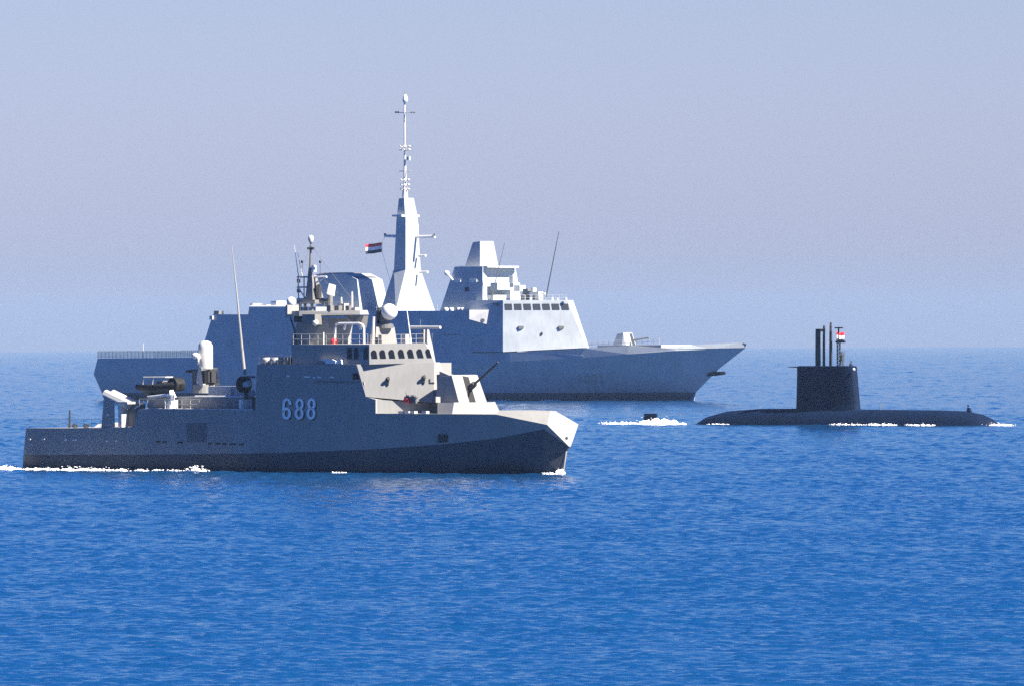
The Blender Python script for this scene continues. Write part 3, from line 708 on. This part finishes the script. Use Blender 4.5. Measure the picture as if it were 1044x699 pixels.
box(G, 'forward_sensor', 519, 281, 523, 289, -1.0, .2, 'fpale'); box(G, 'forward_sensor', 524, 291, 530, 297, -1.8, .0, 'fpale')
bm = lathe_bm(L(535.5, 306, 0), [(.9, 0), (.9, .8), (.5, 1.2), (.5, 1.9)], 12); link('director_pedestal', bm, 'mid', G.root)
box(G, 'decoy_launcher', 533, 294.5, 538, 300, -.6, .5, 'mid'); box(G, 'roof_box', 542, 297.5, 549, 306, -.6, .8, 'fpale'); box(G, 'roof_box', 541, 293.5, 543.5, 299, -.6, .4, 'fpale')
tube(G, 'roof_bar', [(534, 298.5, 0), (556, 299.5, 0)], .16, 'fpale'); tube(G, 'roof_post', [(545, 306, .5), (545, 301, .5)], .4, 'mid')
tube(G, 'whip_aerial', [(556.5, 304, .5), (569.8, 236, .5)], [.11, .05], 'dark'); tube(G, 'whip_aerial', [(500.5, 306, 5), (514.5, 248, 5)], [.10, .05], 'mid')
tube(G, 'searchlight_arm', [(462, 286, 5.6), (456, 279, 5.9)], .18, 'fpale'); bm = ball_bm(L(455.5, 278.5, 5.9), .5, None, sub=2); link('searchlight', bm, 'white', G.root, True)

# bridge
BF = G.fit((512.8, 306, 8.1), (578.5, 306.2, .9), (598, 354.3, .4), (512.8, 358.5))
br = hullpart(G, 'bridge', BF + [ (470, 317, 8.3), (470, 358.5, 9.3), (480, 306, 7.8)], 'fgrey')
bpl = G.plane(*BF[:3])
for i in range(7):
    x0 = 514.7 + i * 9.55; x1 = x0 + 7.2; d_ = .5 + i * .12
    plate(G, 'bridge_window', bpl, [(x0, 309.8), (x1, 309.8), (x1 + d_, 315.8), (x0 + d_, 315.8)], 'fglass', .08)
bsp = G.plane((480, 306, 7.8), (512.8, 306, 8.1), (512.8, 358.5, 9.3))
for x0 in (492, 502): plate(G, 'side_window', bsp, [(x0, 309.5), (x0 + 8, 309.5), (x0 + 8, 315.8), (x0, 315.8)], 'fglass', .08)
for x, y in ((531.5, 334.2), (572.5, 334.2)): plate(G, 'front_fitting', bpl, [(x - 3, y - 1.8), (x + 3, y - 1.4), (x + 2.4, y + .4), (x - 1.5, y + 2)], 'mid', .3)
plate(G, 'front_port', bpl, ell(552.3, 340.3, 1.2, 1.8, n=10), 'dark', .15)
for x in (521, 527, 541, 563, 568, 577): tube(G, 'roof_light', [(x, 306.5, 1.5 if x > 540 else 5), (x, 303.6, 1.5 if x > 540 else 5)], .2, 'white')
hullpart(G, 'boat_bay_shutter', [(478.5, 316, 10.2), (478.5, 325.5, 10.6), (498.5, 316, 8.5), (496, 330.5, 8.9), (478.5, 316, 8.2), (478.5, 325.5, 8.4)], 'fpale', sym=False)  # pale colour adds to the sunlit look of the shutter
plate(G, 'shutter_port', G.plane((478.5, 316, 10.2), (498.5, 316, 8.5), (496, 330.5, 8.9)), ell(492.3, 326.6, 2.2, 1.9, n=12), 'mid', .15)
hullpart(G, 'side_deck_ledge', [(526.5, 363, 9.0), (527.5, 357.5, 8.5), (560, 359, 8.7), (595, 362.6, 8.42), (527, 363, 8.0), (595, 362.6, 8.0)], 'fpale', sym=False)
rail(G, 'guard_rail', (598, 354.2, 7.6), (672, 350.6, 5.0), 1.0, 14, 'pale', None, 2, .035)
rail(G, 'guard_rail', (384, 316.8, 8.2), (446, 316.8, 8.2), 1.0, 12, 'pale', None, 2, .035)
rail(G, 'guard_rail', (515, 305.9, 7.8), (577, 306, .8), .9, 10, 'pale', None, 2, .035)
for x0 in (453, 458.5, 466, 470): 
    bm = tube_bm([L(x0, 315.6, 7.9), L(x0 + 3, 315.6, 7.9)], .36, None, 10); link('life_raft', bm, 'white', G.root, True)
for x0, y0, x1 in ((481, 345, 496), (481, 349, 497), (452, 341, 470)): plate(G, 'hull_seam', hside, [(x0, y0), (x1, y0), (x1, y0 + .7), (x0, y0 + .7)], 'mid', .05)
for x0, y0 in ((340, 330), (425, 326), (437, 340), (290, 336), (232, 343)): plate(G, 'side_hatch', hside, [(x0, y0), (x0 + 4, y0), (x0 + 4, y0 + 9), (x0, y0 + 9)], 'fgrey', .12)

# gun
gt = hullpart(G, 'gun_turret', [(624.5, 353, 2.0), (629, 340.5, 1.4), (634, 353, 2.0), (635.5, 339.2, 1.4), (638, 353, 1.7), (637, 339.0, 1.1)], 'fgrey')
gpl = G.plane(*[L(638, 353, 1.7), L(637, 339, 1.1), mir(L(638, 353, 1.7))])
plate(G, 'gun_slot', gpl, [(641.5, 340), (644, 340), (648.2, 352.8), (645.2, 352.8)], 'dark', .05, parent=gt)
tube(G, 'gun_barrel', [(645, 346.8, 0), (662, 344.2, 0)], [.2, .12], 'mid', parent=gt)
# faded bow number
npl = G.plane((520, 368.3, 9.4), (590, 364.8, 8.5), (590, 400, 5.0))
npl = G.plane((590, 364.8, 8.5), (590, 400, 5.0), (640, 360.8, 6.9))
for ch, x in zip('1001', (592, 598.5, 606, 613.5)):
    y = 385.5
    if ch == '1': bm = ribbon_bm(G, npl, [(x - 2, y - 2.5), (x - .5, y - 4.6), (x + .3, y + 4.6)], 1.4, .1, .03)
    else: bm = ribbon_bm(G, npl, ell(x, y, 2.3, 4.2), 1.3, .1, .03, True)
    link('hull_number', bm, 'fnum', G.root)

# ================================================================== SUBMARINE
S = Ship('submarine', 39.4, 1097.0, R(41))
tag(S.root, 'low black submarine with square conning tower, surfaced at right behind the attack boat', 'submarine')
L = S.L
prof = [(703, 433.5, .9), (712, 431.2, 1.5), (724, 424.2, 2.3), (744, 418.6, 2.9), (775, 416.3, 3.1), (812, 416.0, 3.2), (876, 416.9, 3.2), (930, 417.4, 3.15), (961, 417.8, 3.1), (985, 418.8, 2.8), (1000, 422, 2.3), (1010, 426.5, 1.6), (1017, 431.5, .8)]
bm = bmesh.new(); rings = []
for px, py, hw in prof:
    q = L(px, py, 0); top = q.z; ring = []
    for k in range(28):
        a_ = 2 * math.pi * k / 28; cz = -1.6
        sy = math.copysign(abs(math.sin(a_)) ** .85, math.sin(a_)); cy = math.copysign(abs(math.cos(a_)) ** .85, math.cos(a_))
        ring.append(bm.verts.new((q.x, hw * sy, cz + (top - cz) * cy)))
    rings.append(ring)
for a, c in zip(rings, rings[1:]):
    for k in range(28): bm.faces.new((a[k], a[(k + 1) % 28], c[(k + 1) % 28], c[k]))
bm.faces.new(rings[0][::-1]); bm.faces.new(rings[-1])
link('hull', bm, 'sub', S.root, True)
# sail: plan outline lofted, open bridge well at the front
x0t, x1t = L(812.5, 374, .3).x, L(868, 374, .9).x
x0b, x1b = L(811.5, 417, .3).x, L(871, 417, 1.1).x
zt, zb_ = L(842, 373.6, .9).z, L(842, 421, 1.0).z
def plan(xa, xb, hw, n=28, p=.55):
    o = []
    for k in range(n):
        a_ = 2 * math.pi * k / n; cx = math.cos(a_); sx = math.sin(a_)
        o.append(((xa + xb) / 2 + (xb - xa) / 2 * math.copysign(abs(cx) ** p, cx), hw * math.copysign(abs(sx) ** .8, sx)))
    return o
bm = bmesh.new(); lv = []
for k in range(6):
    u_ = k / 5; z = zb_ + (zt - zb_) * u_
    fl = 1.0 - .04 * u_
    lv.append([bm.verts.new((x, y, z)) for x, y in plan(x0b + (x0t - x0b) * u_, x1b + (x1t - x1b) * u_, 1.15 * fl + (.25 if k == 0 else 0))])
rim = [bm.verts.new((x, y, zt + .12)) for x, y in plan(x0t + .15, x1t - .15, .98)]
lv.append(rim)
for a, c in zip(lv, lv[1:]):
    for k in range(28): bm.faces.new((a[k], a[(k + 1) % 28], c[(k + 1) % 28], c[k]))
xw0, xw1 = L(862, 374, 0).x, x1t - .45
well = [(xw0, -.6), (xw1 - .3, -.6), (xw1, -.3), (xw1, .3), (xw1 - .3, .6), (xw0, .6)]
wt = [bm.verts.new((x, y, zt + .12)) for x, y in well]; wb = [bm.verts.new((x, y, zt - 1.05)) for x, y in well]
we = [bm.edges.new((wt[i], wt[(i + 1) % 6])) for i in range(6)]
for i in range(6): bm.faces.new((wt[i], wt[(i + 1) % 6], wb[(i + 1) % 6], wb[i]))
bm.faces.new(wb)
re = [e for e in bm.edges if e.verts[0] in rim and e.verts[1] in rim]
bmesh.ops.triangle_fill(bm, use_beauty=True, use_dissolve=False, edges=re + we)
sail = link('conning_tower', bm, 'sub', S.root)
hullpart(S, 'sail_fin', [(803.5, 374.2, .3), (803.5, 373.5, .3), (816, 374.6, .7), (816, 373.2, .7)], 'sub')
tube(S, 'snorkel_mast', [(834, 375, 0), (834, 360, 0), (834, 336.2, 0)], [.36, .36, .34], 'dark', seg=12)
box(S, 'snorkel_head', 831.5, 335.3, 836.7, 338, -.32, .32, 'dark')
tube(S, 'periscope', [(840, 375, 0), (840, 350, 0), (840.2, 332, 0)], [.18, .17, .15], 'dark')
bm = tube_bm([L(847, 375, 0), L(847, 340, 0), L(847, 328.5, 0)], [.22, .19, .12], None, 8)
for y0 in (333, 337, 341, 346, 352): ball_bm(L(847, y0, 0), .2, bm, sub=1)
link('aerial_mast', bm, 'dark', S.root)
bm = bmesh.new()
for dx in (-1.4, 1.4): tube_bm([L(855 + dx, 375, .05), L(855 + dx, 346, .05)], .08, bm, 6)
for y0 in range(348, 374, 4): tube_bm([L(853.6, y0, .05), L(856.4, y0 + 4, .05)], .05, bm, 5); tube_bm([L(853.6, y0, .05), L(856.4, y0, .05)], .05, bm, 5)
tube_bm([L(855, 347, .05), L(855, 333.5, .05)], .1, bm); tube_bm([L(851.2, 334.2, .05), L(859.3, 334.2, .05)], .09, bm)
link('flag_mast', bm, 'dark', S.root)
box(S, 'mast_bracket', 851.8, 347.2, 861, 349.3, -.1, .2, 'dark')
for x in (859.6, 861.6): tube(S, 'sail_rail', [(x, 374, .3), (x, 357, .3)], .05, 'mid')
bm = ball_bm(L(870.5, 376.3, .7), .19, None, sub=2); link('navigation_light', bm, 'white', S.root, True)
hullpart(S, 'rudder', [(656, 430, .15), (656.4, 421.2, .12), (669, 421, .12), (669.5, 430, .15), (662, 436, .2)], 'sub')
hullpart(S, 'sonar_dome', [(985.0, 419.5, .25), (989.2, 420, .25), (986.2, 415, .12), (988.0, 415, .12)], 'sub')
bm = ball_bm(L(987.1, 413.2, 0), .14, None, sub=2); link('sonar_knob', bm, 'sub', S.root, True)
tube(S, 'deck_post', [(897.6, 418, 0), (897.6, 411, 0)], .07, 'mid')

# ================================================================== FLAGS
def flag(name, SH, c0, c1, y, y1, h_px, wave, mat='flag'):
    """waving cloth from hoist pixel c0 (top) to fly pixel c1 (top)"""
    a, b2 = SH.L(c0[0], c0[1], y), SH.L(c1[0], c1[1], y1); nrm = (b2 - a).cross(Vector((0, 0, 1))).normalized(); hz_ = a.z - SH.L(c0[0], c0[1] + h_px, y).z
    nx, nz = 18, 9; bm = bmesh.new(); uvl = bm.loops.layers.uv.new('UVMap'); V = []; UV = {}
    for side_ in (0, 1):
        g_ = []
        for i in range(nx + 1):
            col = []
            for k in range(nz + 1):
                u_, v_ = i / nx, k / nz
                q = a.lerp(b2, u_) + Vector((0, 0, -hz_ * v_))
                q += nrm * (wave * u_ ** .6 * math.sin(u_ * 9 + v_ * 1.6) + side_ * .02)
                q.z += wave * .35 * u_ * math.sin(u_ * 8 + 1)
                v = bm.verts.new(q); UV[v] = (u_, 1 - v_); col.append(v)
            g_.append(col)
        V.append(g_)
        for i in range(nx):
            for k in range(nz): bm.faces.new((g_[i][k], g_[i + 1][k], g_[i + 1][k + 1], g_[i][k + 1]))
    def edge(l0, l1):
        for i in range(len(l0) - 1): bm.faces.new((l0[i], l0[i + 1], l1[i + 1], l1[i]))
    edge([c_[0] for c_ in V[0]], [c_[0] for c_ in V[1]]); edge([c_[-1] for c_ in V[0]], [c_[-1] for c_ in V[1]]); edge(V[0][0], V[1][0]); edge(V[0][-1], V[1][-1])
    for f in bm.faces:
        for lp in f.loops: lp[uvl].uv = UV[lp.vert]
    o = link(name, bm, mat)
    o.matrix_world = Matrix.Translation(SH.o) @ SH.rot.transposed().to_4x4()
    for p in o.data.polygons: p.use_smooth = True
    return o
fo = flag('flag', G, (389.2, 247.2), (372.6, 249.5), 1.3, 4.4, 10, .16)
tag(fo, 'red, white and black striped flag streaming beside the tall frigate mast', 'flag')
tube(G, 'halyard', [(393, 241, 1.25), (389.6, 247, 1.3), (389.6, 256.5, 1.3), (401.5, 300, 1.9)], .03, 'pale')
so_ = flag('flag', S, (852.8, 338.2), (860.8, 339.2), .3, -.7, 10, .18)
tag(so_, 'small red and white striped flag on the submarine conning tower mast', 'flag')

# ================================================================== PEOPLE
def person(SH, foot, label, armup=False, cloth='olive', facing=0.0):
    J = {'pelvis': (0, 0, .93), 'chest': (0.02, 0, 1.28), 'neck': (0.03, 0, 1.48), 'head0': (0.05, 0, 1.57), 'head1': (0.07, 0, 1.70)}
    vts = list(J.items()); idx = {k: i for i, (k, v) in enumerate(vts)}; co = [v for k, v in vts]; rad = [.15, .17, .062, .085, .095]; ed = [(0, 1), (1, 2), (2, 3), (3, 4)]
    def add(p, par, r): co.append(p); rad.append(r); ed.append((par, len(co) - 1)); return len(co) - 1
    for s_ in (1, -1):
        k = add((0, s_ * .10, .86), 0, .10); k = add((.04, s_ * .11, .48), k, .068); k = add((0, s_ * .11, .09), k, .045); add((.16, s_ * .13, .04), k, .04)
        k = add((0.0, s_ * .20, 1.40), 1, .07)
        if armup and s_ == 1: k = add((.16, s_ * .30, 1.30), k, .045); k = add((.20, s_ * .14, 1.56), k, .035); 
        else: k = add((-.02, s_ * .25, 1.12), k, .045); k = add((.12, s_ * .24, .90), k, .035); add((.17, s_ * .23, .83), k, .03)
    me = bpy.data.meshes.new('person'); me.from_pydata(co, ed, []); o = bpy.data.objects.new('person', me); COL.objects.link(o)
    md = o.modifiers.new('skin', 'SKIN'); sv = me.skin_vertices[0].data
    for i, r in enumerate(rad): sv[i].radius = (r, r)
    sv[0].use_root = True
    s2 = o.modifiers.new('sub', 'SUBSURF'); s2.levels = 1; s2.render_levels = 1
    dg = bpy.context.evaluated_depsgraph_get(); nm_ = bpy.data.meshes.new_from_object(o.evaluated_get(dg)); o.modifiers.clear(); o.data = nm_
    nm_.materials.clear(); nm_.materials.append(M[cloth]); nm_.materials.append(M['skin'])
    for p in nm_.polygons:
        p.use_smooth = True
        if 1.5 < p.center.z < 1.68: p.material_index = 1
    o.matrix_world = Matrix.Translation(SH.o + SH.rot.transposed() @ foot) @ SH.rot.transposed().to_4x4() @ Matrix.Rotation(facing, 4, 'Z')
    bm = lathe_bm(Vector((.06, 0, 1.68)), [(.105, 0), (.115, .05), (.09, .11), (.03, .13)], 12); box_bm(Vector((.12, -.07, 1.69)), Vector((.23, .07, 1.71)), bm)
    link('cap', bm, 'navy', o)
    tag(o, label, 'person')
    return o
ft = L(857.7, 373, .25); ft.z = zt + .125
person(S, ft, 'person in dark olive overalls standing tall on the submarine tower below the flag', True, 'olive', R(-20))
ft = L(868.2, 380, .0); ft.x = min(ft.x, xw1 - .35); ft.z = zt - 1.05
person(S, ft, 'person in dark clothes looking out over the front rim of the submarine tower', False, 'navy', R(-15))

# ================================================================== FOAM
def foam(label, SH, spans, seed=1):
    """white water: many small irregular lumps; spans = (px0, px1, py, y, hmax metres, depth metres, count)"""
    rg = random.Random(seed); bm = bmesh.new()
    for px0, px1, py, y, hm_, dep, n in spans:
        k = max(16, int(abs(px1 - px0) * 3)); m_ = 9
        ph = [rg.uniform(0, 6.28) for _ in range(8)]
        def nz(u, j): return .5 + .25 * math.sin(u * 31 + ph[j]) + .17 * math.sin(u * 73 + ph[j + 1] ) + .12 * math.sin(u * 141 + ph[j + 2])
        G_ = []
        for i in range(k + 1):
            u_ = i / k; env = max(0.0, math.sin(math.pi * u_)) ** .6; q = SH.L(px0 + (px1 - px0) * u_, py, y)
            wd = dep * (.25 + .75 * env) * (.4 + nz(u_, 0)); cov = max(0.0, min(1.0, (nz(u_, 2) - .22) * 2.6)); hh = hm_ * env * cov * (.15 + .6 * nz(u_, 3)); row = []
            for j in range(m_):
                v_ = j / (m_ - 1)
                row.append(bm.verts.new((q.x + rg.uniform(-.05, .05), q.y + (.25 - v_) * wd, -.16 + (.06 + .20 * cov + .8 * hh * rg.uniform(.7, 1.25)) * math.sin(math.pi * v_) ** .7)))
            G_.append(row)
        for i in range(k):
            for j in range(m_ - 1): bm.faces.new((G_[i][j], G_[i + 1][j], G_[i + 1][j + 1], G_[i][j + 1]))
        for i in range(int(n * .3)):
            u_ = rg.random(); env = math.sin(math.pi * u_) ** .5
            q = SH.L(px0 + (px1 - px0) * u_, py, y); q.z = 0
            q.y += (.3 - rg.random() * 1.3) * dep
            r = rg.uniform(.02, .07); hgt = hm_ * env * rg.random() ** 1.6 * .9
            rr_ = bmesh.ops.create_icosphere(bm, subdivisions=1, radius=1)
            for v in rr_['verts']:
                j = rg.uniform(.7, 1.3); v.co = Vector((v.co.x * r * 2.2 * j, v.co.y * r * 1.6 * j, v.co.z * r * .7 * j + hgt + .08)) + q
    o = link('sea_foam', bm, 'foam', None, True)
    o.matrix_world = Matrix.Translation(SH.o) @ SH.rot.transposed().to_4x4()
    tag(o, label, kind='stuff')
foam('white foam and spray along the waterline of the nearest warship', P, [
    (-12, 24, 475.5, 5.0, .45, 2.0, 130), (16, 62, 477.3, 6.4, .2, .7, 50), (46, 118, 478.3, 6.8, .4, 1.1, 170), (104, 194, 479.4, 6.9, .2, .8, 110),
    (187, 214, 479.8, 7.0, .6, .6, 90), (194, 203, 479, 7.0, 1.0, .3, 40), (338, 354, 480.7, 6.4, .1, .3, 8), (567, 577, 481.5, .3, .75, .6, 26), (552, 574, 482, .9, .12, .5, 30)], 3)
foam('white foam churned up round the submarine rudder and hull side', S, [
    (614, 662, 430.0, .3, .4, 1.6, 120), (650, 700, 430.6, .6, 1.25, 2.2, 160), (846, 882, 431.2, 3.5, .3, .9, 60), (882, 915, 431.8, 3.5, .35, .9, 70), (924, 954, 432.4, 3.4, .25, .9, 50), (1006, 1034, 430.6, .6, .35, 1.2, 80), (720, 744, 432.5, 2.8, .1, .5, 20)], 5)
foam('thin white foam at the waterline of the distant frigate', G, [(552, 572, 405.3, 5.6, .3, .6, 14), (500, 520, 405.6, 7.0, .2, .4, 8)], 8)

sc.cycles.use_denoising = False
sc.cycles.sample_clamp_direct = 3.0; sc.cycles.sample_clamp_indirect = 1.0
sc.cycles.max_bounces = 6; sc.cycles.volume_bounces = 0
